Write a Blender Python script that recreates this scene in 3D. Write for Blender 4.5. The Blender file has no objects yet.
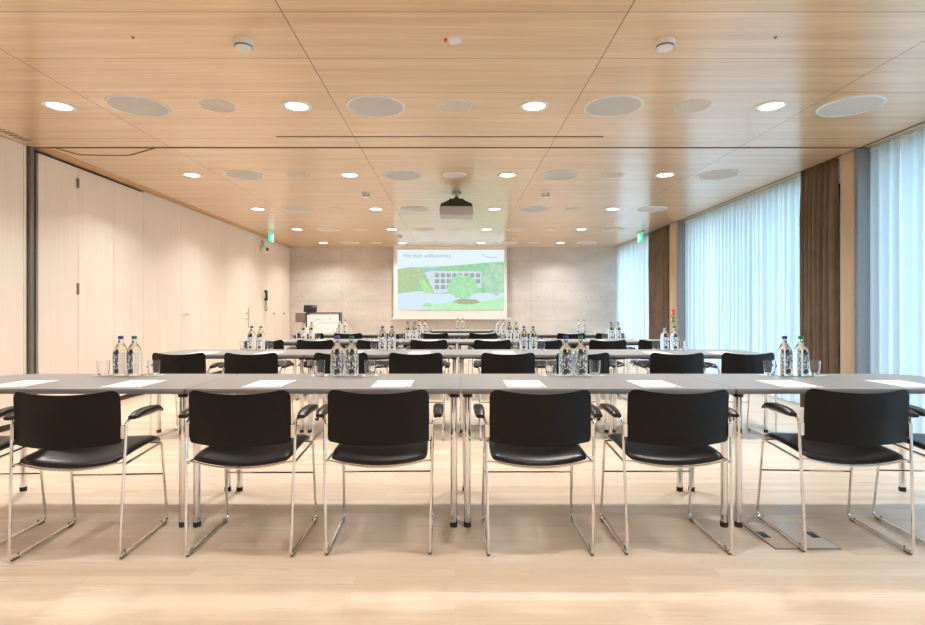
import bpy, bmesh, math, random
from mathutils import Vector, Matrix
random.seed(4)
PI = math.pi
SC = bpy.context.scene
COL = SC.collection

# ------------------------------------------------------------------ materials
def nt(m):
    m.use_nodes = True
    t = m.node_tree
    for n in list(t.nodes): t.nodes.remove(n)
    return t
class G:
    """tiny node graph helper"""
    def __init__(s, tree): s.t = tree
    def n(s, kind, **kw):
        nd = s.t.nodes.new(kind)
        ins = kw.pop('ins', {})
        for k, v in kw.items(): setattr(nd, k, v)
        for k, v in ins.items():
            if isinstance(v, bpy.types.NodeSocket): s.t.links.new(v, nd.inputs[k])
            else: nd.inputs[k].default_value = v
        return nd
    def m(s, op, a, b=0.0, c=None):
        nd = s.n('ShaderNodeMath', operation=op)
        for i, v in enumerate((a, b, c)):
            if v is None: continue
            if isinstance(v, bpy.types.NodeSocket): s.t.links.new(v, nd.inputs[i])
            else: nd.inputs[i].default_value = v
        return nd.outputs[0]
    def mix(s, fac, a, b, blend='MIX'):
        nd = s.n('ShaderNodeMix', data_type='RGBA', blend_type=blend)
        for i, v in ((0, fac), (6, a), (7, b)):
            if isinstance(v, bpy.types.NodeSocket): s.t.links.new(v, nd.inputs[i])
            else: nd.inputs[i].default_value = v if i == 0 else (*v, 1) if len(v) == 3 else v
        return nd.outputs[2]
    def noise(s, vec, scale, detail=3, rough=.5):
        return s.n('ShaderNodeTexNoise', ins={'Vector': vec, 'Scale': scale, 'Detail': detail, 'Roughness': rough}).outputs['Fac']
    def mapv(s, vec, sc):
        return s.n('ShaderNodeMapping', ins={'Vector': vec, 'Scale': sc}).outputs[0]
    def ramp(s, f, lo, hi, a=0., b=1.):
        return s.n('ShaderNodeMapRange', ins={'Value': f, 'From Min': lo, 'From Max': hi, 'To Min': a, 'To Max': b}).outputs[0]
    def out(s, sh): s.t.links.new(sh, s.n('ShaderNodeOutputMaterial').inputs[0])
    def obj(s): return s.n('ShaderNodeTexCoord').outputs['Object']
    def xyz(s, v): return s.n('ShaderNodeSeparateXYZ', ins={'Vector': v}).outputs
def bsdf(g, color, rough=.5, metal=0., spec=.5, **kw):
    ins = {'Base Color': color if isinstance(color, bpy.types.NodeSocket) else (*color, 1), 'Roughness': rough, 'Metallic': metal, 'Specular IOR Level': spec}
    ins.update(kw)
    return g.n('ShaderNodeBsdfPrincipled', ins=ins).outputs[0]
def mat(name, color, rough=.5, metal=0., spec=.5, var=.04, scale=30., **kw):
    m = bpy.data.materials.new(name); g = G(nt(m))
    f = g.noise(g.obj(), scale)
    v = g.ramp(f, .3, .7, 1 - var, 1 + var)
    c = g.n('ShaderNodeVectorMath', operation='SCALE', ins={0: color, 'Scale': v}).outputs[0]
    g.out(bsdf(g, c, rough, metal, spec, **kw)); return m
def emis(name, color, s=1., tex=None):
    m = bpy.data.materials.new(name); g = G(nt(m))
    c = (*color, 1)
    if tex:
        f = g.noise(g.obj(), tex[0], 4, .6)
        c = g.mix(g.ramp(f, .35, .65), color, tex[1])
    g.out(g.n('ShaderNodeEmission', ins={'Color': c, 'Strength': s}).outputs[0]); return m

M = {}
# floor: pale maple strips
m = bpy.data.materials.new('maple_floor'); g = G(nt(m)); o = g.obj()
br = g.n('ShaderNodeTexBrick', offset=.37, offset_frequency=2, ins={'Vector': o, 'Color1': (.0, .0, .0, 1), 'Color2': (1, 1, 1, 1), 'Mortar': (.5, .5, .5, 1), 'Scale': 1., 'Mortar Size': .0006, 'Brick Width': 1.15, 'Row Height': .068})
bf = g.xyz(br.outputs[0])[0]
n1 = g.noise(g.mapv(o, (1.1, 14, 1)), 1.6, 5, .6)
n2 = g.noise(g.mapv(o, (2.5, 60, 1)), 2., 3)
f = g.m('ADD', g.m('MULTIPLY', bf, .55), g.m('MULTIPLY', g.ramp(n1, .25, .75), .45))
c = g.mix(f, (.88, .77, .64), (.70, .53, .375))
c = g.mix(g.m('MULTIPLY', g.ramp(n2, .5, .75), .22), c, (.60, .40, .23))
c = g.mix(g.m('MULTIPLY', br.outputs['Fac'], .35), c, (.45, .30, .17))
g.out(bsdf(g, c, g.ramp(n1, .3, .7, .26, .36), 0, .5)); M['floor'] = m
# ceiling: beech veneer panels with fine seams
m = bpy.data.materials.new('ceiling_panels'); g = G(nt(m)); o = g.obj(); X, Y, Z = g.xyz(o)[:]
px = g.m('DIVIDE', g.m('ADD', X, .96), 1.92); py = g.m('DIVIDE', g.m('SUBTRACT', Y, 4.17), .56)
fx = g.m('FRACT', g.m('ADD', px, 40.)); fy = g.m('FRACT', g.m('ADD', py, 40.))
sx = g.m('LESS_THAN', g.m('MINIMUM', fx, g.m('SUBTRACT', 1., fx)), .0018)
sy = g.m('LESS_THAN', g.m('MINIMUM', fy, g.m('SUBTRACT', 1., fy)), .0052)
ids = g.n('ShaderNodeCombineXYZ', ins={'X': g.m('FLOOR', px), 'Y': g.m('FLOOR', py), 'Z': 0.}).outputs[0]
rnd = g.n('ShaderNodeTexWhiteNoise', noise_dimensions='3D', ins={'Vector': ids}).outputs['Value']
off = g.n('ShaderNodeVectorMath', operation='ADD', ins={0: o, 1: g.n('ShaderNodeVectorMath', operation='SCALE', ins={0: (7.3, 0., 3.1), 'Scale': rnd}).outputs[0]}).outputs[0]
n1 = g.noise(g.mapv(off, (.35, 7.5, 1)), 1.3, 4, .6)
n2 = g.noise(g.mapv(off, (.8, 40, 1)), 2.2, 3)
c = g.mix(g.ramp(n1, .32, .68), (.64, .44, .245), (.78, .595, .375))
c = g.mix(g.m('MULTIPLY', g.ramp(n2, .42, .7), .42), c, (.50, .27, .12))
c = g.mix(g.m('MULTIPLY', rnd, .14), c, (.85, .64, .42))
c = g.mix(g.m('MULTIPLY', sy, .8), c, (.13, .06, .025))
c = g.mix(g.m('MULTIPLY', sx, .85), c, (.05, .025, .01))
g.out(bsdf(g, c, .34, 0, .5, **{'Coat Weight': .85, 'Coat Roughness': .19})); M['ceiling'] = m
# concrete
m = bpy.data.materials.new('fair_faced_concrete'); g = G(nt(m)); o = g.obj(); X, Y, Z = g.xyz(o)[:]
n1 = g.noise(g.mapv(o, (1, 1, 2.2)), .9, 6, .6); n2 = g.noise(o, 14, 4)
c = g.mix(g.ramp(n1, .3, .7), (.52, .485, .45), (.68, .65, .615))
c = g.mix(g.m('MULTIPLY', g.ramp(n2, .45, .7), .15), c, (.36, .33, .30))
fz = g.m('FRACT', g.m('DIVIDE', g.m('SUBTRACT', Z, .37), .52))
sz = g.m('LESS_THAN', g.m('MINIMUM', fz, g.m('SUBTRACT', 1., fz)), .012)
fx = g.m('FRACT', g.m('DIVIDE', g.m('ADD', X, 12.78), 2.46))
sx = g.m('LESS_THAN', g.m('MINIMUM', fx, g.m('SUBTRACT', 1., fx)), .0028)
c = g.mix(g.m('MULTIPLY', g.m('MAXIMUM', sz, sx), .32), c, (.22, .20, .18))
hx = g.m('SUBTRACT', g.m('FRACT', g.m('DIVIDE', g.m('ADD', X, 11.97), 1.23)), .5)
hz = g.m('SUBTRACT', g.m('FRACT', g.m('DIVIDE', g.m('ADD', Z, .03), 1.04)), .5)
d = g.m('ADD', g.m('POWER', g.m('MULTIPLY', hx, 1.23), 2.), g.m('POWER', g.m('MULTIPLY', hz, 1.04), 2.))
c = g.mix(g.m('MULTIPLY', g.m('LESS_THAN', d, .0004), .4), c, (.15, .13, .12))
g.out(bsdf(g, c, .55)); M['concrete'] = m
# pale veneer of the left wall
def veneer(name, a, b, rough=.42):
    m = bpy.data.materials.new(name); g = G(nt(m)); o = g.obj()
    n1 = g.noise(g.mapv(o, (8, 8, .35)), 1.6, 4, .6); n2 = g.noise(g.mapv(o, (60, 60, 1.2)), 1.5, 2)
    c = g.mix(g.ramp(n1, .3, .7), a, b)
    c = g.mix(g.m('MULTIPLY', g.ramp(n2, .45, .7), .12), c, tuple(x * .72 for x in a))
    g.out(bsdf(g, c, rough)); return m
M['veneer'] = veneer('whitewashed_veneer', (.83, .735, .64), (.87, .785, .695))
M['wood_post'] = veneer('oak_post', (.47, .38, .29), (.55, .45, .35))
# fabrics
m = bpy.data.materials.new('sheer_fabric'); g = G(nt(m)); o = g.obj()
n1 = g.noise(g.mapv(o, (1, 9, .05)), 1.5, 3)
w = g.ramp(n1, .3, .7, .0, 1.)
c = g.mix(w, (.80, .88, .92), (.95, .98, 1.0))
tr = g.n('ShaderNodeBsdfTranslucent', ins={'Color': c}).outputs[0]
df = g.n('ShaderNodeBsdfDiffuse', ins={'Color': c}).outputs[0]
mx = g.n('ShaderNodeMixShader', ins={0: .30, 1: tr, 2: df}).outputs[0]
tp = g.n('ShaderNodeBsdfTransparent', ins={'Color': (1, 1, 1, 1)}).outputs[0]
g.out(g.n('ShaderNodeMixShader', ins={0: g.ramp(w, 0, 1, .26, .14), 1: mx, 2: tp}).outputs[0]); M['sheer'] = m
m = bpy.data.materials.new('header_tape'); g = G(nt(m))
tr = g.n('ShaderNodeBsdfTranslucent', ins={'Color': (.75, .78, .70, 1)}).outputs[0]
df = g.n('ShaderNodeBsdfDiffuse', ins={'Color': (.75, .78, .72, 1)}).outputs[0]
g.out(g.n('ShaderNodeMixShader', ins={0: .5, 1: tr, 2: df}).outputs[0]); M['header'] = m
M['drape'] = mat('taupe_drape', (.165, .13, .10), .85, 0, .2, .12, 4)
# furniture
M['tabletop'] = mat('grey_laminate', (.285, .295, .305), .40, 0, .5, .03, 8)
M['table_edge'] = mat('grey_table_edge', (.20, .195, .195), .45)
M['rail'] = mat('dark_grey_steel', (.06, .058, .058), .45, .3)
M['chrome'] = mat('chrome', (.80, .79, .78), .12, 1., .5, .01)
M['back'] = mat('black_plastic_shell', (.006, .005, .0045), .42, 0, .22, .1)
M['leather'] = mat('black_leather', (.009, .009, .010), .32, 0, .35, .25, 60)
M['rubber'] = mat('black_rubber', (.02, .02, .02), .6)
M['paper'] = mat('white_paper', (.86, .87, .88), .6, 0, .3, .01)
M['teal_ink'] = mat('teal_ink', (.0, .28, .27), .5)
M['grey_ink'] = mat('grey_ink', (.25, .27, .29), .5)
M['white'] = mat('white_plastic', (.78, .77, .75), .4)
M['disc_grey'] = mat('grey_speaker_cloth', (.56, .54, .52), .8, 0, .3, .08, 90)
M['disc_beige'] = mat('beige_speaker_cloth', (.62, .56, .48), .8, 0, .3, .08, 90)
M['glide'] = mat('grey_glide', (.16, .15, .145), .4, .4)
M['black'] = mat('black_plastic', (.015, .015, .016), .35)
M['dark'] = mat('dark_gap', (.03, .022, .018), .8)
M['tan_groove'] = mat('shadow_groove', (.12, .065, .03), .7)
M['grille'] = mat('tan_grille', (.50, .31, .16), .6, 0, .4, .05, 10)
M['alu'] = mat('grey_blue_aluminium', (.27, .31, .35), .45, .3)
M['post_grey'] = mat('taupe_metal_post', (.20, .175, .15), .45, .4)
M['silver'] = mat('light_grey_plastic', (.50, .48, .47), .4)
M['brown_panel'] = mat('brown_grey_panel', (.20, .15, .135), .5)
M['red'] = mat('red_sign', (.65, .03, .05), .5)
M['green'] = mat('green_sign', (.02, .30, .12), .5)
M['cap_blue'] = mat('blue_cap', (.025, .045, .30), .35)
M['cap_green'] = mat('green_cap', (.01, .16, .08), .35)
M['pale_ground'] = mat('pale_bounce_ground', (.42, .44, .42), .9, 0, .2, .15, 2)
M['screen_white'] = mat('projection_cloth', (.80, .76, .74), .7, 0, .3, .01)
M['plate'] = mat('pale_floor_plate', (.70, .60, .50), .3)
def glass(name, ior, col=(1, 1, 1)):
    m = bpy.data.materials.new(name); g = G(nt(m))
    gl = bsdf(g, col, .0, 0, .5, **{'Transmission Weight': 1., 'IOR': ior})
    g.out(gl); return m
M['water_bottle'] = glass('bottle_glass', 1.33, (.95, .99, .98))
M['tumbler'] = glass('tumbler_glass', 1.45, (.98, .99, 1.))
m = bpy.data.materials.new('window_glass'); g = G(nt(m))
fr = g.n('ShaderNodeFresnel', ins={'IOR': 1.5}).outputs[0]
g.out(g.n('ShaderNodeMixShader', ins={0: fr, 1: g.n('ShaderNodeBsdfTransparent', ins={'Color': (.93, .98, .98, 1)}).outputs[0], 2: g.n('ShaderNodeBsdfGlossy', ins={'Roughness': .0}).outputs[0]}).outputs[0]); M['pane'] = m
def label_mat(name, ink):
    m = bpy.data.materials.new(name); g = G(nt(m)); o = g.obj(); X, Y, Z = g.xyz(o)[:]
    # printed white strokes, dark lozenge above and below; white haze painted to lighten bottle
    v = g.n('ShaderNodeTexVoronoi', feature='DISTANCE_TO_EDGE', ins={'Vector': g.mapv(o, (70, 70, 34)), 'Scale': 1.}).outputs['Distance']
    strokes = g.m('GREATER_THAN', v, .13)
    e1 = g.m('ADD', g.m('POWER', g.m('DIVIDE', X, .017), 2.), g.m('POWER', g.m('DIVIDE', g.m('SUBTRACT', Z, .032), .015), 2.))
    e2 = g.m('ADD', g.m('POWER', g.m('DIVIDE', X, .017), 2.), g.m('POWER', g.m('DIVIDE', g.m('SUBTRACT', Z, .146), .014), 2.))
    el = g.m('LESS_THAN', g.m('MINIMUM', e1, e2), 1.)
    mid = g.m('LESS_THAN', g.m('ADD', g.m('POWER', g.m('DIVIDE', X, .007), 2.), g.m('POWER', g.m('DIVIDE', g.m('SUBTRACT', Z, .09), .03), 2.)), 1.)
    c = g.mix(mid, (.80, .82, .84), ink)
    c = g.mix(el, c, (.045, .05, .045))
    a = g.m('MAXIMUM', el, g.m('ADD', g.m('MULTIPLY', strokes, .55), .25))
    g.out(g.n('ShaderNodeMixShader', ins={0: a, 1: g.n('ShaderNodeBsdfTransparent').outputs[0], 2: bsdf(g, c, .5)}).outputs[0]); return m
M['label_blue'] = label_mat('blue_printed_label', (.10, .10, .50))
M['label_green'] = label_mat('green_printed_label', (.04, .30, .20))
M['lens'] = emis('downlight_lens', (1., .95, .88), 6.)
M['exit_white'] = emis('exit_sign_white', (.75, 1., .95), 1.5)
M['exit_green'] = emis('exit_sign_green', (.05, .75, .5), 1.2)

# ------------------------------------------------------------------ geometry helpers
def BM(): return bmesh.new()
def add_box(bm, c, s, rot=None):
    mt = Matrix.Translation(c) @ (rot or Matrix()) @ Matrix.Diagonal((*s, 1))
    return bmesh.ops.create_cube(bm, size=1, matrix=mt)['verts']
def bevel(bm, w=.003, seg=2):
    bmesh.ops.bevel(bm, geom=bm.edges[:], offset=w, segments=seg, profile=.5, affect='EDGES', clamp_overlap=True); return bm
def fillet(pts, r, n=5):
    pts = [Vector(p) for p in pts]; out = [pts[0]]
    for a, b, c in zip(pts, pts[1:], pts[2:]):
        d1 = (a - b); d2 = (c - b); q = min(r, d1.length * .49, d2.length * .49)
        p1 = b + d1.normalized() * q; p2 = b + d2.normalized() * q
        for i in range(n + 1):
            t = i / n; out.append(p1 * (1 - t) ** 2 + b * 2 * t * (1 - t) + p2 * t * t)
    out.append(pts[-1]); return out
def add_tube(bm, pts, r, k=8):
    pts = [Vector(p) for p in pts]; rings = []
    up = Vector((0, 0, 1)); prev = None
    for i, p in enumerate(pts):
        d = (pts[min(i + 1, len(pts) - 1)] - pts[max(i - 1, 0)]).normalized()
        if prev is None:
            u = d.cross(up if abs(d.z) < .9 else Vector((1, 0, 0))).normalized()
        else:
            u = (prev - d * prev.dot(d)).normalized()
        prev = u; v = d.cross(u)
        rings.append([bm.verts.new(p + (u * math.cos(2 * PI * j / k) + v * math.sin(2 * PI * j / k)) * r) for j in range(k)])
    for a, b in zip(rings, rings[1:]):
        for j in range(k): bm.faces.new((a[j], a[(j + 1) % k], b[(j + 1) % k], b[j]))
    bm.faces.new(rings[0][::-1]); bm.faces.new(rings[-1]); return bm
def add_cyl(bm, p, q, r, k=16): return add_tube(bm, [p, q], r, k)
def add_lathe(bm, prof, k=24, c=(0, 0, 0)):
    """prof: list of (r, z); closes at r=0 ends"""
    rings = []
    for r, z in prof:
        if r < 1e-6: rings.append([bm.verts.new((c[0], c[1], c[2] + z))])
        else: rings.append([bm.verts.new((c[0] + r * math.cos(2 * PI * j / k), c[1] + r * math.sin(2 * PI * j / k), c[2] + z)) for j in range(k)])
    for a, b in zip(rings, rings[1:]):
        for j in range(k):
            j2 = (j + 1) % k
            if len(a) == 1 and len(b) == 1: continue
            if len(a) == 1: bm.faces.new((a[0], b[j2], b[j]))
            elif len(b) == 1: bm.faces.new((a[j], a[j2], b[0]))
            else: bm.faces.new((a[j], a[j2], b[j2], b[j]))
    return bm
def add_prism(bm, poly, z0, z1):
    a = [bm.verts.new((x, y, z0)) for x, y in poly]; b = [bm.verts.new((x, y, z1)) for x, y in poly]; n = len(poly)
    bm.faces.new(a[::-1]); bm.faces.new(b)
    for i in range(n): bm.faces.new((a[i], a[(i + 1) % n], b[(i + 1) % n], b[i]))
    return bm
def obj(name, bm, material, parent=None, smooth=True, loc=None, auto=True):
    bmesh.ops.recalc_face_normals(bm, faces=bm.faces[:])
    me = bpy.data.meshes.new(name); bm.to_mesh(me); bm.free()
    if smooth:
        for p in me.polygons: p.use_smooth = True
        if auto: me.set_sharp_from_angle(angle=math.radians(38))
    o = bpy.data.objects.new(name, me); COL.objects.link(o)
    me.materials.append(material)
    if parent: o.parent = parent
    if loc: o.location = loc
    return o
def tag(o, label, cat, group=None):
    o['label'] = label; o['category'] = cat
    if group: o['group'] = group
    return o
def thing(name, label, cat, loc=(0, 0, 0), rz=0, group=None):
    o = bpy.data.objects.new(name, None); COL.objects.link(o); o.empty_display_size = .1
    o.location = loc; o.rotation_euler = (0, 0, rz); return tag(o, label, cat, group)
def struct(name, bm, material, **k):
    o = obj(name, bm, material, **k); o['kind'] = 'structure'; return o
def dup(root, loc, rz, label, group=None):
    r = root.copy(); COL.objects.link(r); r.location = loc; r.rotation_euler = (0, 0, rz); r['label'] = label
    if group: r['group'] = group
    for ch in list(root.children):
        c = ch.copy(); COL.objects.link(c); c.parent = r
        for gch in list(ch.children):
            d = gch.copy(); COL.objects.link(d); d.parent = c
    return r
def boxo(name, c, s, material, parent=None, bev=.003, rot=None):
    bm = BM(); add_box(bm, c, s, rot)
    if bev: bevel(bm, bev)
    return obj(name, bm, material, parent)
def boxs(name, c, s, material, bev=0):
    o = boxo(name, c, s, material, None, bev); o['kind'] = 'structure'; return o

H = 2.806; XL = -4.29; XR = 4.15; YB = 14.3; YN = -3.2
ORD = ['first', 'second', 'third', 'fourth', 'fifth', 'sixth', 'seventh', 'eighth']
ROWN = ['front', 'second', 'third', 'fourth']

# ------------------------------------------------------------------ shell
boxs('floor', ((XL + 5) / 2 - .1, (YN + YB) / 2, -.05), (9.9, YB - YN + .6, .1), M['floor'])
boxs('ceiling', ((XL + 5) / 2 - .1, (YN + YB) / 2, H + .05), (9.9, YB - YN + .6, .1), M['ceiling'])
boxs('wall_back', (.2, YB + .1, H / 2), (9.6, .2, H), M['concrete'])
boxs('wall_near', (.2, YN - .1, H / 2), (9.6, .2, H), M['veneer'])
boxs('wall_left_backing', (XL - .1, (YN + YB) / 2, H / 2), (.1, YB - YN, H), M['dark'])['kind'] = 'structure'
# left wall panels with open joints
ys = [YN, -1.9, -.6, .7, 2.0, 3.3, 4.6, 5.47, 5.51]
ys2 = [5.66, 6.26, 6.92, 7.58, 8.61, 9.32, 10.3, 11.40, 11.48, 11.88, 12.5, 13.1, 13.7, 14.29]
panels = {}
for seq in (ys, ys2):
    for a, b in zip(seq, seq[1:]):
        top = 2.775 if a >= 5.6 and b < 7.7 else H - .004
        bm = BM(); add_box(bm, (XL - .02, (a + b) / 2, (top + .06) / 2), (.04, b - a - .006, top - .06)); bevel(bm, .0015, 1)
        panels[round(a, 2)] = struct('wall_left', bm, M['veneer'])
def on_panel(name, key, c, s, material, bev=.002):
    return boxo(name, c, s, material, panels[key], bev)
on_panel('hinge', 5.66, (XL + .006, 6.25, 2.60), (.014, .03, .11), M['post_grey'])
on_panel('hinge', 5.66, (XL + .006, 6.25, 1.40), (.014, .03, .13), M['post_grey'])
def knob(key, y, z):
    bm = BM(); add_cyl(bm, (XL, y, z), (XL + .05, y, z), .009, 10); add_cyl(bm, (XL + .045, y - .01, z), (XL + .045, y + .09, z), .008, 10)
    obj('handle', bm, M['chrome'], panels[key])
knob(8.61, 8.68, 1.09)
bm = BM(); add_cyl(bm, (XL, 11.3, .98), (XL + .05, 11.3, .98), .01, 10); add_cyl(bm, (XL + .05, 11.3, .8), (XL + .05, 11.3, 1.22), .012, 10); add_cyl(bm, (XL, 11.3, 1.1), (XL + .05, 11.3, 1.1), .01, 10)
obj('pull_handle', bm, M['silver'], panels[10.3])
for k in (12.5, 13.7):
    bm = BM(); add_cyl(bm, (XL, k + .5 if k < 13 else 13.75, 1.09), (XL + .03, k + .5 if k < 13 else 13.75, 1.09), .022, 12); obj('knob', bm, M['silver'], panels[k])
on_panel('latch_plate', 11.88, (XL + .004, 12.4, 1.02), (.008, .1, .26), M['white'])
boxs('baseboard_shadow_left', (XL - .025, (YN + YB) / 2, .03), (.05, YB - YN, .056), M['dark'])  # dark colour paints the shadow line along the wall base
# folding-partition channel in the left wall and its ceiling track
boxs('trim_1', (XL + .004, 5.545, H / 2), (.05, .045, H - .004), M['post_grey'], .003)
boxs('trim_2', (XL - .02, 5.60, H / 2), (.03, .075, H - .004), M['dark'])
def ceil_strip(name, pts, w, material):
    """flat groove line just under the ceiling, following pts"""
    bm = BM()
    L = []
    P = [Vector((*p, 0)) for p in pts]
    for i, p in enumerate(P):
        d = (P[min(i + 1, len(P) - 1)] - P[max(i - 1, 0)]).normalized(); nn = Vector((-d.y, d.x, 0)) * w / 2
        L.append((p + nn, p - nn))
    rows = [[bm.verts.new((q.x, q.y, z)) for q in (a, b) for z in (H - .004, H + .001)] for a, b in L]
    for r0, r1 in zip(rows, rows[1:]):
        for i, j in ((0, 1), (1, 3), (3, 2), (2, 0)): bm.faces.new((r0[i], r0[j], r1[j], r1[i]))
    bm.faces.new((rows[0][0], rows[0][1], rows[0][3], rows[0][2])); bm.faces.new((rows[-1][0], rows[-1][1], rows[-1][3], rows[-1][2]))
    o = struct(name, bm, material, smooth=False); return o
ceil_strip('trim_3', [(XL, 5.58), (XR + .02, 5.58)], .028, M['tan_groove'])
ceil_strip('trim_4', [(-4.06, 5.60), (-3.98, 5.84), (-3.52, 5.86), (-3.44, 5.84), (-3.05, 5.59)], .022, M['tan_groove'])
ceil_strip('trim_5', [(-1.70, 5.23), (1.41, 5.23)], .012, M['dark'])
ceil_strip('trim_6', [(XL + .085, 5.62), (XL + .085, YB)], .15, M['grille'])
ceil_strip('trim_7', [(XR - .04, YN), (XR - .04, YB)], .02, M['tan_groove'])
bmv = BM()
for i in range(46): add_box(bmv, (XL + .13, 3.0 + i * .052, H - .002), (.09, .012, .003))
vent = tag(obj('ventilation_grille', bmv, M['tan_groove'], smooth=False), 'slotted wooden ventilation grille in ceiling beside the near left wall', 'ventilation grille')

# ------------------------------------------------------------------ window side
def fin(y0, y1, nm):
    # timber faced column towards the room, aluminium return towards the near bay
    bm = BM(); add_box(bm, (4.135, (y0 + .04 + y1) / 2, H / 2), (.13, y1 - y0 - .04, H - .006)); bevel(bm, .03, 4)
    struct('trim_%d' % nm, bm, M['wood_post'])
    boxs('trim_%d' % (nm + 1), (4.40, y0 + .025, H / 2), (.60, .05, H - .006), M['alu'], .004)
    boxs('trim_%d' % (nm + 2), (4.42, y1 + .01, H / 2), (.60, .05, H - .006), M['dark'])
fin(5.60, 5.83, 8)
fin(10.08, 10.46, 11)
bays = [(YN, 5.58), (5.90, 10.04), (10.56, YB)]
for i, (a, b) in enumerate(bays):
    bm = BM(); nm = max(1, round((b - a) / 2.2)); st = (b - a) / nm
    for z in (.05, H - .05): add_box(bm, (4.70, (a + b) / 2, z), (.07, b - a, .1))
    for k in range(nm + 1): add_box(bm, (4.70, min(max(a + k * st, a + .03), b - .03), H / 2), (.06, .06, H - .2))
    f = struct('window_%d' % (i + 1), bm, M['alu'], smooth=False)
    bm = BM(); add_box(bm, (4.70, (a + b) / 2, H / 2), (.012, b - a - .02, H - .2)); obj('glass_pane', bm, M['pane'], f, smooth=False)
for i, (a, b) in enumerate([(5.58, 5.90), (10.04, 10.56)]):
    boxs('wall_right', (4.72, (a + b) / 2, H / 2), (.12, b - a, H), M['alu'])
boxs('ground_outside', (20, 5, -.12), (30, 60, .04), M['pale_ground'])  # hidden ground, made pale so its bounce doesn't tint the sheers green
def curtain(name, y0, y1, wl, amp, x, material, z0=.02, z1=H - .012, seed=0, thick=None, gather=.0):
    rr = random.Random(seed); bm = BM()
    n = int((y1 - y0) / wl * 10); ph = 0; cols = []
    zz = [z0 + (z1 - z0) * t for t in (0, .2, .4, .6, .8, .93, 1)]
    w = 1.; xs = []
    for i in range(n + 1):
        ph += 2 * PI / 10 * w
        if i % 10 == 0: w = rr.uniform(.75, 1.35); am = amp * rr.uniform(.6, 1.25)
        xs.append((math.sin(ph) * am, math.sin(ph * .37 + seed) * amp * .5, math.cos(ph) * am * .35))
    for z in zz:
        t = (z - z0) / (z1 - z0); row = []
        for i in range(n + 1):
            y = y0 + (y1 - y0) * i / n
            s = 1 if t < .9 else .75
            row.append(bm.verts.new((x + xs[i][0] * s + xs[i][1] * (1 - t) * .8, y + xs[i][2] * s, z)))
        cols.append(row)
    for r0, r1 in zip(cols, cols[1:]):
        for i in range(n): bm.faces.new((r0[i], r0[i + 1], r1[i + 1], r1[i]))
    o = obj(name, bm, material, auto=False)
    if thick:
        md = o.modifiers.new('cloth thickness', 'SOLIDIFY'); md.thickness = thick; md.offset = 0
    return o
def header(cur, y0, y1, x, wl, seed):
    bm = BM(); y = y0 + .03; add_box(bm, (x - .032, (y0 + y1) / 2, H - .045), (.004, y1 - y0 - .04, .014))
    while y < y1 - .03:
        add_box(bm, (x - .035, y, H - .07), (.008, .012, .07)); y += wl
    obj('pleat_tape', bm, M['header'], cur)
for i, (y0, y1, txt) in enumerate([(YN + .03, 5.56, 'white sheer curtain in front of the nearest window bay'), (6.53, 10.04, 'white sheer curtain in the middle window bay beyond first brown drape'), (11.70, YB - .04, 'white sheer curtain in the far window bay beside the concrete wall')]):
    c = curtain('sheer_curtain', y0, y1, .13, .026, XR + .06, M['sheer'], seed=i + 3)
    tag(c, txt, 'curtain', 'sheer curtains along the windows'); header(c, y0, y1, XR + .06, .13, i)
for i, (y0, y1, txt) in enumerate([(5.91, 6.47, 'brown floor-length drape gathered beside the nearest wooden column'), (10.58, 11.64, 'brown floor-length drape gathered beside the far column with red and green signs')]):
    c = curtain('brown_drape', y0, y1, .078, .046, XR - .045, M['drape'], seed=i + 31, thick=.003)
    tag(c, txt, 'curtain', 'brown drapes between window bays')
for nm, mm, z, txt in (('fire_sign', M['red'], 1.12, 'small red fire equipment sign on the far wooden column'), ('first_aid_sign', M['green'], .99, 'small green rescue sign below red sign on far column')):
    t = thing(nm, txt, 'sign', (4.066, 10.27, z))
    boxo('plate', (0, 0, 0), (.006, .16, .11), mm, t, .001)
    bm = BM(); add_box(bm, (-.004, .05, 0), (.002, .08, .025)); add_box(bm, (-.004, .05, 0), (.002, .025, .08)); obj('symbol', bm, M['paper'], t, smooth=False)

# ------------------------------------------------------------------ ceiling fittings
LY = [-2.26, -.03, 2.21, 4.45, 6.70, 8.93, 11.15, 13.35]
LX = [-3.20, -1.28, .64, 2.56]
RN = {3: 'nearest', 4: 'second', 5: 'third', 6: 'fourth', 7: 'farthest'}
RNX = {0: 'in the rearmost row behind the viewer', 1: 'in the row over the viewer', 2: 'in the row just ahead of viewer'}
PN = ['leftmost', 'second from left', 'third from left', 'rightmost']
dl = thing('downlight', '', 'ceiling light', (0, 0, H))
add = BM(); add_lathe(add, [(.086, -.002), (.090, -.006), (.108, -.009), (.120, -.006), (.122, .0), (.100, .0)], 40); obj('rim', add, M['white'], dl)
add = BM(); add_lathe(add, [(0, -.004), (.05, -.004), (.087, -.003), (.088, 0), (0, 0)], 36); ln = obj('lens', add, M['lens'], dl)
ld = bpy.data.lights.new('lamp', 'AREA'); ld.shape = 'DISK'; ld.size = .15; ld.energy = 23.5; ld.color = (1., .965, .925); ld.spread = math.radians(132)
lo = bpy.data.objects.new('lamp', ld); COL.objects.link(lo); lo.parent = dl; lo.location = (0, 0, -.014)
first = True
for r, y in enumerate(LY):
    for k, x in enumerate(LX):
        lab = 'round recessed ceiling downlight, %s of the %s row' % (PN[k], RN[r]) if r in RN else 'round recessed ceiling downlight, %s %s' % (PN[k], RNX[r])
        if first: dl.location = (x, y, H); dl['label'] = lab; dl['group'] = 'recessed ceiling downlights'; first = False
        else: dup(dl, (x, y, H), 0, lab, 'recessed ceiling downlights')
ld2 = ld.copy(); ld2.energy = 11
for o_ in [q for q in SC.objects if q.type == 'LIGHT']:
    if o_.parent.location.y < 3: o_.data = ld2
bigs = [-2.56, -.64, 1.28, 3.20]
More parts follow.
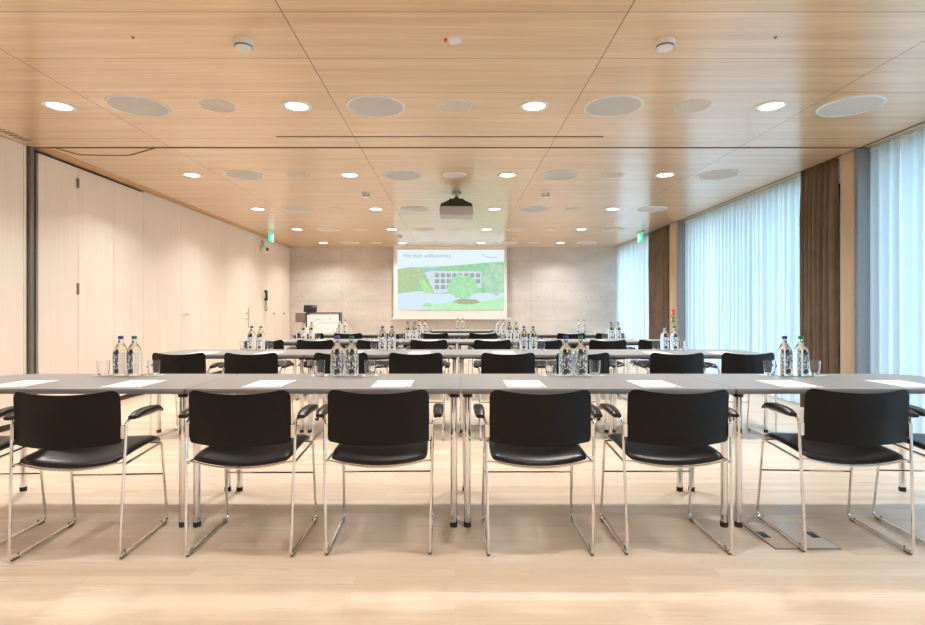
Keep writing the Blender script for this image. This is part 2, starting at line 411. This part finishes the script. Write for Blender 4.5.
big = thing('ceiling_speaker', '', 'ceiling speaker', (0, 0, H), 0, 'large round ceiling speakers')
add = BM(); add_lathe(add, [(0, -.005), (.215, -.005), (.216, 0), (0, 0)], 48); obj('grille', add, M['disc_grey'], big)
add = BM(); add_lathe(add, [(.216, 0), (.217, -.007), (.232, -.009), (.237, -.004), (.238, 0)], 48); obj('rim', add, M['white'], big)
sml = thing('ceiling_speaker', '', 'ceiling speaker', (0, 0, H), 0, 'small round ceiling speakers')
add = BM(); add_lathe(add, [(0, -.005), (.128, -.005), (.129, 0), (0, 0)], 40); obj('grille', add, M['disc_beige'], sml)
add = BM(); add_lathe(add, [(.129, 0), (.130, -.006), (.137, -.007), (.140, 0)], 40); obj('rim', add, M['white'], sml)
fb = fs = True
for r in range(3, 8):
    for k, x in enumerate(bigs):
        lab = 'large round grey ceiling speaker grille, %s in the %s row' % (PN[k], RN[r])
        if fb: big.location = (x, LY[r], H); big['label'] = lab; fb = False
        else: dup(big, (x, LY[r], H), 0, lab)
    for k, x in enumerate([-1.92, 0, 1.92]):
        lab = 'small round beige ceiling speaker, %s in the %s row' % (['left one', 'middle one', 'right one'][k], RN[r])
        if fs: sml.location = (x, LY[r], H); sml['label'] = lab; fs = False
        else: dup(sml, (x, LY[r], H), 0, lab)
sd = thing('smoke_detector', '', 'smoke detector', (0, 0, H), 0, 'ceiling smoke detectors')
add = BM(); add_lathe(add, [(0, -.055), (.035, -.055), (.048, -.048), (.052, -.034), (.058, -.030), (.060, -.004), (.060, 0), (0, 0)], 32); obj('housing', add, M['white'], sd)
add = BM(); add_lathe(add, [(.0525, -.040), (.0535, -.037), (.054, -.033), (.050, -.033)], 32); obj('slot_ring', add, M['dark'], sd)
fst = True
for x, y, lab in [(-1.30, 3.38, 'white smoke detector on ceiling, near one left of centre'), (1.29, 3.38, 'white smoke detector on ceiling, near one right of centre'), (-1.25, 7.75, 'small white smoke detector left of the projector, mid room'), (1.28, 7.75, 'small white smoke detector right of the projector, mid room'), (-1.22, 12.2, 'far smoke detector just left above the projection screen'), (1.30, 12.2, 'far smoke detector just right above the projection screen')]:
    if fst: sd.location = (x, y, H); sd['label'] = lab; fst = False
    else: dup(sd, (x, y, H), 0, lab)
t = thing('ceiling_sensor', 'flat white oval motion sensor with red indicator, centre of ceiling', 'sensor', (0, 3.36, H))
add = BM(); add_lathe(add, [(0, -.02), (.03, -.018), (.042, -.008), (.044, 0), (0, 0)], 28); obj('sensor_dome', add, M['white'], t)
boxo('indicator', (-.058, 0, -.006), (.016, .03, .012), M['red'], t, .002)
for x, y, lab in [(-1.95, 3.33, 'tiny metal ceiling sprinkler left of the near left smoke detector'), (1.94, 3.33, 'tiny metal ceiling sprinkler right of the near right smoke detector')]:
    bm = BM(); add_lathe(bm, [(0, -.010), (.005, -.010), (.006, -.003), (.010, -.002), (.010, 0), (0, 0)], 16)
    tag(obj('sprinkler', bm, M['post_grey'], loc=(x, y, H)), lab, 'sprinkler', 'tiny ceiling sprinklers')

# projector
t = thing('projector', 'ceiling-mounted video projector with grey rear and black mount', 'projector', (0.02, 7.7, H))
bm = BM(); add_lathe(bm, [(0, 0), (.07, 0), (.07, -.02), (.022, -.03), (.022, -.11), (0, -.11)], 24); obj('ceiling_pole', bm, M['silver'], t)
bm = BM(); add_box(bm, (0, 0, -.118), (.20, .2, .03)); bevel(bm, .005); add_tube(bm, [(0, 0, -.07), (0, 0, -.12)], .035, 12); obj('mount', bm, M['black'], t)
bm = BM()
poly = [(-.225, 0), (-.21, .035), (-.15, .06), (-.10, .085), (.10, .085), (.15, .06), (.21, .035), (.225, 0)]
a = [bm.verts.new((x, -.17, z - .219)) for x, z in poly]; b = [bm.verts.new((x, .17, z - .219)) for x, z in poly]
bm.faces.new(a); bm.faces.new(b[::-1])
for i in range(len(poly)): bm.faces.new((a[i], b[i], b[(i + 1) % 8], a[(i + 1) % 8]))
obj('top_cover', bm, M['black'], t)
boxo('body', (0, 0, -.283), (.46, .36, .124), M['silver'], t, .012)
bm = BM(); add_cyl(bm, (.1, .18, -.28), (.1, .215, -.28), .04, 24); obj('lens', bm, M['black'], t)

# exit signs
def exit_sign(x, lab, face):
    t = thing('exit_sign', lab, 'exit sign', (x, 11.45, H), 0, 'green exit signs')
    boxo('housing', (0, 0, -.02), (.05, .32, .04), M['white'], t, .004)
    boxo('panel', (0, 0, -.13), (.012, .31, .18), M['exit_green'], t, .002)
    bm = BM()
    def strip(p, q, w):   # stroke of the running figure, y/z plane
        p = Vector((face * .008, *p)); q = Vector((face * .008, *q)); d = (q - p).normalized(); nn = Vector((0, -d.z, d.y)) * w / 2
        vs = []
        for dx in (0, .002 * face): vs.append([bm.verts.new(v + Vector((dx, 0, 0))) for v in (p + nn, p - nn, q - nn, q + nn)])
        bm.faces.new(vs[0]); bm.faces.new(vs[1])
        for i in range(4): bm.faces.new((vs[0][i], vs[0][(i + 1) % 4], vs[1][(i + 1) % 4], vs[1][i]))
    strip((-.01, -.095), (-.03, -.14), .028); strip((-.02, -.135), (.015, -.165), .016); strip((.015, -.165), (0, -.195), .014)
    strip((-.03, -.14), (-.06, -.19), .016); strip((-.01, -.10), (.03, -.115), .012); strip((-.01, -.10), (-.055, -.12), .012)
    strip((.0, -.075), (.0, -.090), .018)
    strip((.10, -.05), (.10, -.21), .075)
    obj('running_figure', bm, M['exit_white'], t, smooth=False)
exit_sign(-3.83, 'green exit sign hanging from ceiling near the left wall', 1)
exit_sign(3.86, 'green exit sign hanging from ceiling near the right curtains', -1)

# wall phone, wall sensor
t = thing('wall_phone', 'black handset with coiled cord hanging on the left wall', 'telephone', (XL, 12.35, 1.5))
boxo('cradle', (.015, -.04, .0), (.03, .14, .14), M['white'], t, .004)
bm = BM(); add_box(bm, (.055, .02, .0), (.04, .05, .22)); bevel(bm, .014, 3); add_box(bm, (.04, .02, .085), (.05, .07, .06)); add_box(bm, (.04, .02, -.085), (.05, .07, .06)); obj('handset', bm, M['black'], t)
pts = []
for i in range(61):
    u = i / 60; y = .02 + .09 * math.sin(u * PI * 2) * .6; z = -.11 - .24 * math.sin(u * PI)
    pts.append((.04 + .008 * math.cos(i * 2.1), y + .006 * math.sin(i * 2.1), z))
bm = BM(); add_tube(bm, pts, .006, 6); obj('cord', bm, M['black'], t)
t = thing('wall_sensor', 'white wall sensor with dark lens high on the left wall', 'sensor', (XL, 12.2, 2.54))
bm = BM(); add_tube(bm, [(0, .02, .12), (.06, .02, .12)], .05, 16); add_tube(bm, [(.04, .02, .12), (.07, .0, .02)], .03, 10); obj('bracket', bm, M['white'], t)
boxo('housing', (.08, 0, -.02), (.09, .24, .13), M['white'], t, .01)
boxo('lens', (.128, 0, -.02), (.012, .17, .07), M['black'], t, .003)

# ------------------------------------------------------------------ projection screen with the slide
SY = 14.12
t = thing('projection_screen', 'pull-down projection screen showing a welcome slide', 'projection screen', (0, SY, 0))
k = 14.12 / 550.
def wx(px): return (px - 455) * k
def wz(py): return 1.146 + (311.2 - py) * k
def rect(name, x0, y0, x1, y1, dep, material, parent=t, th=.004):
    bm = BM(); add_box(bm, ((wx(x0) + wx(x1)) / 2, -dep, (wz(y0) + wz(y1)) / 2), (wx(x1) - wx(x0), th, wz(y0) - wz(y1))); return obj(name, bm, material, parent, smooth=False)
rect('cloth', 393.5, 246.8, 507, 318, 0, M['screen_white'])
rect('top_case', 393, 245.9, 508, 247.3, 0, M['white'], th=.1)
boxo('bottom_bar', (wx(450.8), 0, wz(318.7)), (wx(511) - wx(391), .04, .035), M['white'], t, .006)
slide = rect('slide', 397.4, 249.8, 504.2, 309.8, .004, emis('slide_sky', (.80, .93, .97), 1.0))
def poly_em(name, pts, dep, material, parent=slide):
    bm = BM(); a = [bm.verts.new((wx(x), -dep, wz(y))) for x, y in pts]; b = [bm.verts.new((wx(x), -dep + .002, wz(y))) for x, y in pts]; n = len(a)
    bm.faces.new(a); bm.faces.new(b[::-1])
    for i in range(n): bm.faces.new((a[i], a[(i + 1) % n], b[(i + 1) % n], b[i]))
    bmesh.ops.triangulate(bm, faces=[f for f in bm.faces if len(f.verts) > 4])
    return obj(name, bm, material, parent, smooth=False)
def blob(cx, cy, rx, ry, n=26, j=.12, seed=1):
    rr = random.Random(seed); return [(cx + rx * math.cos(2 * PI * i / n) * (1 + rr.uniform(-j, j)), cy - ry * math.sin(2 * PI * i / n) * (1 + rr.uniform(-j, j))) for i in range(n)]
def P(x, y): return (390 + x / 7.352, 240 + y / 7.352)   # detail-crop pixels to frame pixels
L = lambda *a: [P(*q) for q in a]
poly_em('hills', L((55, 215), (140, 200), (300, 206), (400, 200), (520, 185), (690, 168), (838, 160), (838, 430), (55, 430)), .008, emis('slide_forest', (.30, .62, .36), 1., (9, (.44, .76, .50))))
poly_em('hill_far', L((55, 213), (300, 206), (420, 204), (300, 232), (55, 232)), .010, emis('slide_hill', (.42, .62, .66), 1.))
poly_em('tree_left', L((55, 225), (90, 215), (140, 205), (190, 212), (240, 215), (255, 240), (215, 300), (205, 370), (120, 385), (55, 392)), .012, emis('slide_tree_left', (.42, .62, .34), 1., (12, (.60, .66, .42))))
poly_em('slide_road', L((55, 395), (220, 375), (330, 395), (838, 385), (838, 440), (640, 440), (440, 470), (300, 514), (55, 514)), .014, emis('slide_road', (.72, .86, .96), 1.))
poly_em('slide_lawn', L((250, 514), (330, 475), (450, 455), (640, 455), (838, 420), (838, 514)), .016, emis('slide_lawn', (.50, .88, .52), 1., (7, (.60, .93, .60))))
poly_em('slide_lawn', L((215, 300), (255, 295), (325, 395), (250, 390)), .016, emis('slide_bank', (.52, .84, .38), 1.))
poly_em('slide_shrub', L((235, 490), (260, 462), (300, 465), (310, 492)), .018, emis('slide_bush', (.45, .80, .45), 1.))
poly_em('slide_building', L((255, 240), (300, 228), (672, 232), (672, 350), (430, 380), (330, 395)), .018, emis('slide_building', (.70, .80, .88), 1.))
gm = emis('slide_windows', (.34, .40, .45), 1., (20, (.50, .46, .38)))
for i in range(8):
    x = 330 + i * 43
    for z0, z1 in ((245, 275), (288, 318), (332, 362)):
        if i > 2 and z0 > 300: continue
        poly_em('slide_window', L((x, z0), (x + 32, z0), (x + 32, z1), (x, z1)), .021, gm)
poly_em('tree_right', [P(*q) for q in blob(770, 290, 85, 120, 30, .12, 5) if q[0] < 836], .021, emis('slide_tree_right', (.40, .68, .48), 1., (10, (.55, .78, .60))))
poly_em('slide_tree', [P(*q) for q in blob(535, 345, 108, 88, 34, .10, 9)], .024, emis('slide_tree', (.36, .74, .42), 1., (14, (.52, .86, .54))))
poly_em('slide_bed', [P(*q) for q in blob(560, 452, 95, 20, 24, .15, 2)], .026, emis('slide_bed', (.44, .50, .36), 1.))
def text(name, s, x, py, size, material, parent, dep):
    cu = bpy.data.curves.new(name, 'FONT'); cu.body = s; cu.size = size; cu.extrude = .001; cu.resolution_u = 3
    tmp = bpy.data.objects.new(name, cu); me = bpy.data.meshes.new_from_object(tmp); bpy.data.objects.remove(tmp)
    me.transform(Matrix.Translation((wx(x), -dep, wz(py))) @ Matrix.Rotation(PI / 2, 4, 'X'))
    me.materials.clear(); me.materials.append(material)
    o = bpy.data.objects.new(name, me); COL.objects.link(o); o.parent = parent; return o
grey = emis('slide_text_ink', (.36, .47, .54), 1.)
text('welcome_text', 'Herzlich willkommen', 403.6, 257.6, .142, grey, slide, .012)
for (a, b, yy) in ((481.5, 485.5, 254.8), (485, 489, 256.6), (489, 497, 257.2)):
    rect('slide_mark', a, yy, b, yy + .5, .012, grey, slide)

# ------------------------------------------------------------------ lectern and monitor
LYd = 12.4; kk = LYd / 550.
t = thing('lectern', 'white-fronted media lectern with dark frame left of the screen', 'lectern', ((323 - 455) * kk, LYd, 0))
W2 = 16.5 * kk
boxo('front_panel', (0, 0, .56), (W2 * 2 - .03, .02, 1.0), M['paper'], t, .003)
bm = BM()
add_box(bm, (W2, .11, .56), (.03, .24, 1.06)); obj('side_frame', bm, M['black'], t, smooth=False)
boxo('side_frame', (-W2, .11, .56), (.03, .24, 1.06), M['black'], t, 0)
boxo('top', (0, .11, 1.105), (W2 * 2 + .03, .24, .03), M['rail'], t, .004)
boxo('base', (0, .11, .03), (W2 * 2, .22, .06), M['black'], t, .004)
boxo('side_shelf', (-W2 - .14, .12, 1.0), (.22, .25, .21), M['brown_panel'], t, .005)
for i, pts in enumerate(([(-.20, 0, .93), (-.12, 0, .97), (-.05, 0, .94), (.02, 0, .96)], [(-.1, 0, .87), (.0, 0, .885), (.15, 0, .88), (.3, 0, .89)], [(.10, 0, .99), (.17, 0, 1.01), (.20, 0, .97), (.14, 0, .95)])):
    bm = BM(); add_tube(bm, [(x, -.012, z) for x, y, z in fillet(pts, .05)], .004, 5); obj('printed_line', bm, M['grey_ink'], t)
t = thing('monitor', 'black monitor tilted back on top of the media lectern', 'monitor', ((309 - 455) * kk, LYd + .1, 1.12))
boxo('foot', (0, 0, .008), (.18, .14, .014), M['black'], t, .003)
boxo('screen', (.0, .02, .085), (.30, .025, .16), M['black'], t, .004, Matrix.Rotation(-.25, 4, 'X'))
boxo('stand', (0, .03, .035), (.05, .03, .05), M['black'], t, .003)

# floor outlet box
t = thing('floor_outlet_box', 'square floor outlet cover with two black cable slots', 'floor outlet', (1.70, 2.81, 0))
boxo('frame', (0, 0, .0015), (.32, .33, .003), M['post_grey'], t, .0005)
boxo('cover', (0, 0, .0025), (.308, .318, .004), M['plate'], t, .0005)
for s in (-1, 1): boxo('cable_slot', (s * .125, 0, .0045), (.04, .075, .002), M['black'], t, .0004)

# ------------------------------------------------------------------ tables
def top_poly(w, d, rl, rr_):
    pts = []
    for cx, cy, r, a0 in ((w / 2, d / 2, rr_, 0), (-w / 2, d / 2, rl, 90), (-w / 2, -d / 2, rl, 180), (w / 2, -d / 2, rr_, 270)):
        ox = cx - math.copysign(r, cx); oy = cy - math.copysign(r, cy)
        for i in range(7 if r > .02 else 3):
            a = math.radians(a0 + 90 * i / (6 if r > .02 else 2)); pts.append((ox + r * math.cos(a), oy + r * math.sin(a)))
    return pts
def make_table(w, rl, rr_, il=.07, ir=.05):
    t = thing('conference_table', '', 'table', (0, 0, 0), 0, 'conference tables in rows')
    D = .70
    bm = BM(); add_prism(bm, top_poly(w, D, rl, rr_), .728, .740); obj('tabletop', bm, M['tabletop'], t)
    bm = BM(); add_prism(bm, top_poly(w - .002, D - .002, rl, rr_), .714, .728); obj('edge_band', bm, M['table_edge'], t)
    boxo('rail', (0, .13, .687), (w - .08, .03, .053), M['rail'], t, .003)  # dark rail also stands for the shade band under the tabletop
    boxo('rail', (0, -.13, .702), (w - .08, .03, .022), M['rail'], t, .003)
    lf = -w / 2 + (.035 if rl < .05 else il); rf = w / 2 - (.035 if rr_ < .05 else ir)
    for x in (lf, rf):
        for y in (-.29, .29):
            bm = BM(); add_cyl(bm, (x, y, .025), (x, y, .70), .0185, 16); lg = obj('leg', bm, M['chrome'], t)
            bm = BM(); add_cyl(bm, (x, y, 0), (x, y, .027), .020, 16); obj('foot_cap', bm, M['rubber'], lg)
            bm = BM(); add_cyl(bm, (x, y, .69), (x, y, .713), .024, 16); obj('collar', bm, M['rubber'], lg)
        boxo('cross_rail', (x, 0, .703), (.03, .56, .021), M['rail'], t, .003)
    return t
protoL = make_table(1.455, .13, .012); protoM = make_table(1.438, .012, .012); protoR = make_table(1.51, .012, .13, ir=.045)
protoL1 = make_table(1.455, .20, .012, il=.115); protoR1 = make_table(1.455, .012, .20, ir=.075)
TY = [3.22, 5.49, 7.68, 9.86]
TX = [-2.142, -.69, .75, 2.202]
TN = ['leftmost', 'centre-left', 'centre-right', 'rightmost']
used = set()
def place(proto, loc, rz, lab, group=None):
    if proto.name not in used:
        used.add(proto.name); proto.location = loc; proto.rotation_euler = (0, 0, rz); proto['label'] = lab
        if group: proto['group'] = group
        return proto
    return dup(proto, loc, rz, lab, group)
for r, y in enumerate(TY):
    for k_, x in enumerate(TX):
        pr = (protoL if r else protoL1) if k_ == 0 else (protoR if r else protoR1) if k_ == 3 else protoM
        if r and k_ == 3: x = 2.2295
        place(pr, (x, y, 0), 0, 'grey-topped conference table on chrome legs, %s in the %s row' % (TN[k_], ROWN[r]))
pt = place(protoM, (.145, 11.85, 0), 0, 'single grey-topped presenter table in front of the screen', 'conference tables in rows')
bm = BM(); add_box(bm, (0, -.24, .60), (1.34, .012, .20)); obj('modesty_panel', bm, M['black'], pt, smooth=False)

# ------------------------------------------------------------------ chair
def rounded_sheet(w, z0, z1, rad):
    rows = []
    hh = z1 - z0
    vs = [0, .012, .028, .05, .09, .16, .3, .5, .7, .84, .91, .95, .972, .988, 1]
    for v in vs:
        z = z0 + hh * v; e = min(z - z0, z1 - z); q = 0
        if z - z0 < z1 - z and e < .014: q = .014 - math.sqrt(max(0, .014 ** 2 - (.014 - e) ** 2))
        elif z - z0 > z1 - z and e < rad: q = rad - math.sqrt(max(0, rad * rad - (rad - e) ** 2))
        rows.append((z, w - q))
    return rows
def make_chair():
    t = thing('conference_chair', '', 'chair')
    # backrest shell: curved plan, dipped top edge
    bm = BM(); rows = rounded_sheet(.2385, .532, .788, .045); nx = 20; grid = []
    for z, w in rows:
        r = []
        for i in range(nx + 1):
            u = -1 + 2 * i / nx; x = u * w
            v = (z - .53) / .255
            y = -.075 * (1 - (x / .2385) ** 2) * (1 - .25 * v) + .030 - .06 * (z - .53)
            zz = z - .023 * (1 - abs(x / .2385) ** 2.2) * v + .006 * (1 - v) * (1 - (x / .2385) ** 2) * -1
            r.append(bm.verts.new((x, y, zz)))
        grid.append(r)
    for a, b in zip(grid, grid[1:]):
        for i in range(nx): bm.faces.new((a[i], a[i + 1], b[i + 1], b[i]))
    bmesh.ops.recalc_face_normals(bm, faces=bm.faces[:]); bmesh.ops.solidify(bm, geom=bm.faces[:], thickness=.011)
    obj('backrest', bm, M['back'], t)
    # padded seat: contoured cushion
    def base(x, v):   # v 0 rear .. 1 front
        u = x / .23
        return .456 + .010 * v - .033 * (1 - u * u) * (1 - v) ** 1.3 + .010 * u * u * math.sin(PI * v) - .020 * max(0, v - .86) / .14
    bm = BM(); nx, ny = 18, 18; top = []; bot = []
    S = lambda q: math.sin(q * PI / 2)
    for j in range(ny + 1):
        b = S(-1 + 2 * j / ny); v = (b + 1) / 2; rt = []; rb = []
        for i in range(nx + 1):
            a = S(-1 + 2 * i / nx)
            hw = .232 - .012 * v
            # rounded-square plan
            kx = a * math.sqrt(1 - .10 * b ** 8); ky = b * math.sqrt(1 - .10 * a ** 8)
            x = kx * hw; y = .248 + ky * .23
            e = math.sqrt(max(0, 1 - max(abs(a), abs(b)) ** 10))
            z = base(x, v)
            rt.append(bm.verts.new((x, y, z + .020 * e)))
            rb.append(rt[-1] if i in (0, nx) or j in (0, ny) else bm.verts.new((x, y, z - .014 * e)))
        top.append(rt); bot.append(rb)
    for j in range(ny):
        for i in range(nx):
            bm.faces.new((top[j][i], top[j][i + 1], top[j + 1][i + 1], top[j + 1][i]))
            q = [bot[j][i], bot[j + 1][i], bot[j + 1][i + 1], bot[j][i + 1]]
            if len(set(q)) == 4:
                try: bm.faces.new(q)
                except ValueError: pass
    obj('seat', bm, M['leather'], t, auto=False)
    R = .0070
    for s in (-1, 1):
        path = fillet([(s * .280, .285, .640), (s * .279, .11, .640), (s * .256, .035, .640), (s * .243, .0, .012), (s * .243, .47, .012), (s * .238, .415, .445), (s * .250, .018, .432)], .028)
        bm = BM(); add_tube(bm, path, R, 8); f = obj('side_frame', bm, M['chrome'], t)
        bm = BM(); add_box(bm, (s * .246, .026, .585), (.016, .012, .06)); obj('back_bracket', bm, M['chrome'], f)
        for y in (.035, .43):
            bm = BM(); add_box(bm, (s * .243, y, .007), (.015, .045, .014)); bevel(bm, .004); add_box(bm, (s * .240, y + (-.018 if y > .2 else .018), .018), (.005, .005, .022)); obj('glide', bm, M['glide'], f)
        # arm pad
        bm = BM(); pr = []
        for i in range(9):
            u = i / 8; y = .04 + .265 * u; w = .026 * (1 - .25 * abs(2 * u - 1) ** 4); z = .662 - .012 * (2 * u - 1) ** 2 - .01 * (u > .9)
            hgt = .016 * (1 - .45 * abs(2 * u - 1) ** 6)
            pr.append([bm.verts.new((s * .280 + w * math.copysign(abs(math.cos(a)) ** .6, math.cos(a)), y, z + hgt * math.copysign(abs(math.sin(a)) ** .7, math.sin(a)))) for a in [2 * PI * q / 14 for q in range(14)]])
        for a, b in zip(pr, pr[1:]):
            for q in range(14): bm.faces.new((a[q], a[(q + 1) % 14], b[(q + 1) % 14], b[q]))
        bm.faces.new(pr[0]); bm.faces.new(pr[-1][::-1])
        obj('armrest', bm, M['leather'], t)
    bm = BM(); add_tube(bm, [(-.239, .443, .268), (.239, .443, .268)], .005, 8); obj('stretcher', bm, M['chrome'], t)
    bm = BM(); add_tube(bm, [(x, .022, base(max(-.225, min(.225, x)), .0) - .012) for x in [-.248 + .496 * i / 16 for i in range(17)]], .005, 8)
    obj('seat_rail', bm, M['chrome'], t); bm = BM(); add_tube(bm, [(x, .413, .444) for x in (-.239, .239)], .005, 8)
    obj('front_rail', bm, M['chrome'], t)
    return t
chair = make_chair()
CX = [-2.45, -1.785, -1.005, -.36, .40, 1.05, 1.90, 2.545]
CXr = [-2.44, -1.80, -1.02, -.345, .475, 1.13, 1.96, 2.60]
CR0 = [3, 3.0, 0, 1.0, 0.5, 0, -3.5, -3]
for r in range(4):
    for c_ in range(8):
        x = CX[c_] if r == 0 else CXr[c_] + random.uniform(-.008, .008)
        y = [2.52, 2.515, 2.55, 2.57, 2.56, 2.57, 2.585, 2.58][c_] if r == 0 else TY[r] - .63 + random.uniform(-.012, .012)
        rz = CR0[c_] if r == 0 else random.uniform(-1.5, 1.5)
        lab = 'black chair with armrests and chrome sled frame, %s from left in the %s row' % (ORD[c_], ROWN[r])
        place(chair, (x, y, 0), math.radians(rz), lab, 'black conference chairs in rows')

# ------------------------------------------------------------------ tableware
def make_bottle(cap, label):
    t = thing('water_bottle', '', 'water bottle')
    bm = BM(); add_lathe(bm, [(0, .004), (.02, .002), (.036, .0), (.041, .003), (.0435, .012), (.0435, .145), (.042, .160), (.037, .176), (.028, .193), (.019, .208), (.0145, .220), (.0135, .240), (.0, .240)], 28); obj('glass_body', bm, M['water_bottle'], t)
    bm = BM(); add_lathe(bm, [(0, .262), (.0145, .262), (.0155, .260), (.0158, .241), (.0, .2405)], 20); obj('cap', bm, cap, t)
    bm = BM(); n = 14; R_ = .0441; g_ = []
    for z in (.014, .05, .09, .13, .157): g_.append([bm.verts.new(((R_ if z < .15 else .0432) * math.sin(a), -(R_ if z < .15 else .0432) * math.cos(a), z)) for a in [math.radians(-62 + 124 * i / n) for i in range(n + 1)]])
    for a, b in zip(g_, g_[1:]):
        for i in range(n): bm.faces.new((a[i], a[i + 1], b[i + 1], b[i]))
    obj('label', bm, label, t)
    for c_ in t.children: c_.data.transform(Matrix.Diagonal((1, 1, .955, 1)))
    return t
bb = make_bottle(M['cap_blue'], M['label_blue']); bg = make_bottle(M['cap_green'], M['label_green'])
bm = BM(); add_lathe(bm, [(0, 0), (.027, 0), (.030, .003), (.0335, .03), (.0360, .06), (.0365, .093), (.0350, .093), (.0345, .06), (.0318, .03), (.028, .014), (0, .012)], 28)
gl = tag(obj('drinking_glass', bm, M['tumbler']), '', 'drinking glass')
bm = BM(); add_prism(bm, [(math.copysign(.048, a), math.copysign(.048, b)) for a, b in ((1, 1), (-1, 1), (-1, -1), (1, -1))], 0, .0015)
cs = tag(obj('napkin', bm, M['paper'], smooth=False), '', 'napkin')
sets = [(3.47, [(-2.065, .088), (-.697, .090), (.745, .092), (2.13, .1)]), (5.76, [(-2.08, .098), (-.71, .098), (.77, .098), (2.245, .098)]),
        (7.93, [(-2.12, .11), (-.63, .1), (.83, .1), (2.30, .1)]), (10.08, [(-2.06, .1), (-.60, .1), (.84, .1), (2.31, .1)]), (12.08, [(.115, .11)])]
ON = TN
for r, (y, lst) in enumerate(sets):
    for k_, (x, sp) in enumerate(lst):
        where = 'on the %s table of the %s row' % (ON[k_], ROWN[r]) if r < 4 else 'on the presenter table by the screen'
        place(bb, (x - sp / 2, y, .7402), math.radians(random.uniform(-8, 8)), 'clear water bottle with blue cap ' + where, 'water bottles')
        place(bg, (x + sp / 2, y - .005, .7402), math.radians(random.uniform(-8, 8)), 'clear water bottle with green cap ' + where, 'water bottles')
        for s, nm in ((-1, 'left'), (1, 'right')):
            gx = x + s * (.14 + (.02 if r == 0 and k_ in (0, 1) else 0)); rz = random.uniform(-.5, .5)
            place(gl, (gx, y + .01, .7420), 0, 'drinking glass %s of the two bottles %s' % (nm, where), 'drinking glasses')
            place(cs, (gx, y + .01, .7403), rz, 'white napkin under glass %s of bottles %s' % (nm, where), 'white napkins')
# sheets of paper
sh = thing('paper_sheet', '', 'paper')
bm = BM(); add_box(bm, (0, 0, .001), (.21, .297, .002)); obj('sheet', bm, M['paper'], sh, smooth=False)
bm = BM(); add_box(bm, (.085, -.125, .0022), (.014, .020, .0006)); obj('teal_mark', bm, M['teal_ink'], sh, smooth=False)
bm = BM(); add_box(bm, (.0, -.01, .0022), (.05, .008, .0006)); add_box(bm, (-.01, .01, .0022), (.02, .006, .0006)); obj('printed_mark', bm, M['grey_ink'], sh, smooth=False)
PX = [-2.42, -1.79, -1.035, -.345, .385, 1.105, 1.86, 2.50]
for r in range(4):
    for c_ in range(8):
        x = PX[c_] if r == 0 else CXr[c_]
        place(sh, (x, TY[r] - .145 - (.0 if r else .0), .7402), math.radians(0 if r == 0 else random.uniform(-3, 3)), 'white sheet of paper on table before %s chair from left, %s row' % (ORD[c_], ROWN[r]), 'white paper sheets')

# ------------------------------------------------------------------ world, camera, view
w = bpy.data.worlds.new('World'); SC.world = w; w.use_nodes = True; g = G(w.node_tree)
for n in list(w.node_tree.nodes): w.node_tree.nodes.remove(n)
z = g.xyz(g.n('ShaderNodeTexCoord').outputs['Generated'])[2]
c = g.mix(g.ramp(z, -.02, .55), (.62, .82, .97), (.42, .68, .98))
bgn = g.n('ShaderNodeBackground', ins={'Color': c, 'Strength': 8.4})
w.node_tree.links.new(bgn.outputs[0], g.n('ShaderNodeOutputWorld').inputs[0])
cam = bpy.data.cameras.new('camera'); co = bpy.data.objects.new('camera', cam); COL.objects.link(co)
co.location = (0, 0, 1.146); co.rotation_euler = (PI / 2, 0, 0)
cam.sensor_width = 36; cam.lens = 550 / 925 * 36; cam.shift_x = 7.5 / 925; cam.shift_y = -1.3 / 925; cam.clip_start = .05
SC.camera = co
SC.view_settings.view_transform = 'Standard'; SC.view_settings.look = 'None'; SC.view_settings.gamma = 1; SC.view_settings.exposure = 0
SC.view_settings.use_curve_mapping = False
cy = SC.cycles
cy.use_denoising = True; cy.max_bounces = 10; cy.diffuse_bounces = 5; cy.glossy_bounces = 4; cy.transmission_bounces = 10; cy.transparent_max_bounces = 12
cy.caustics_reflective = False; cy.caustics_refractive = False; cy.sample_clamp_indirect = 6
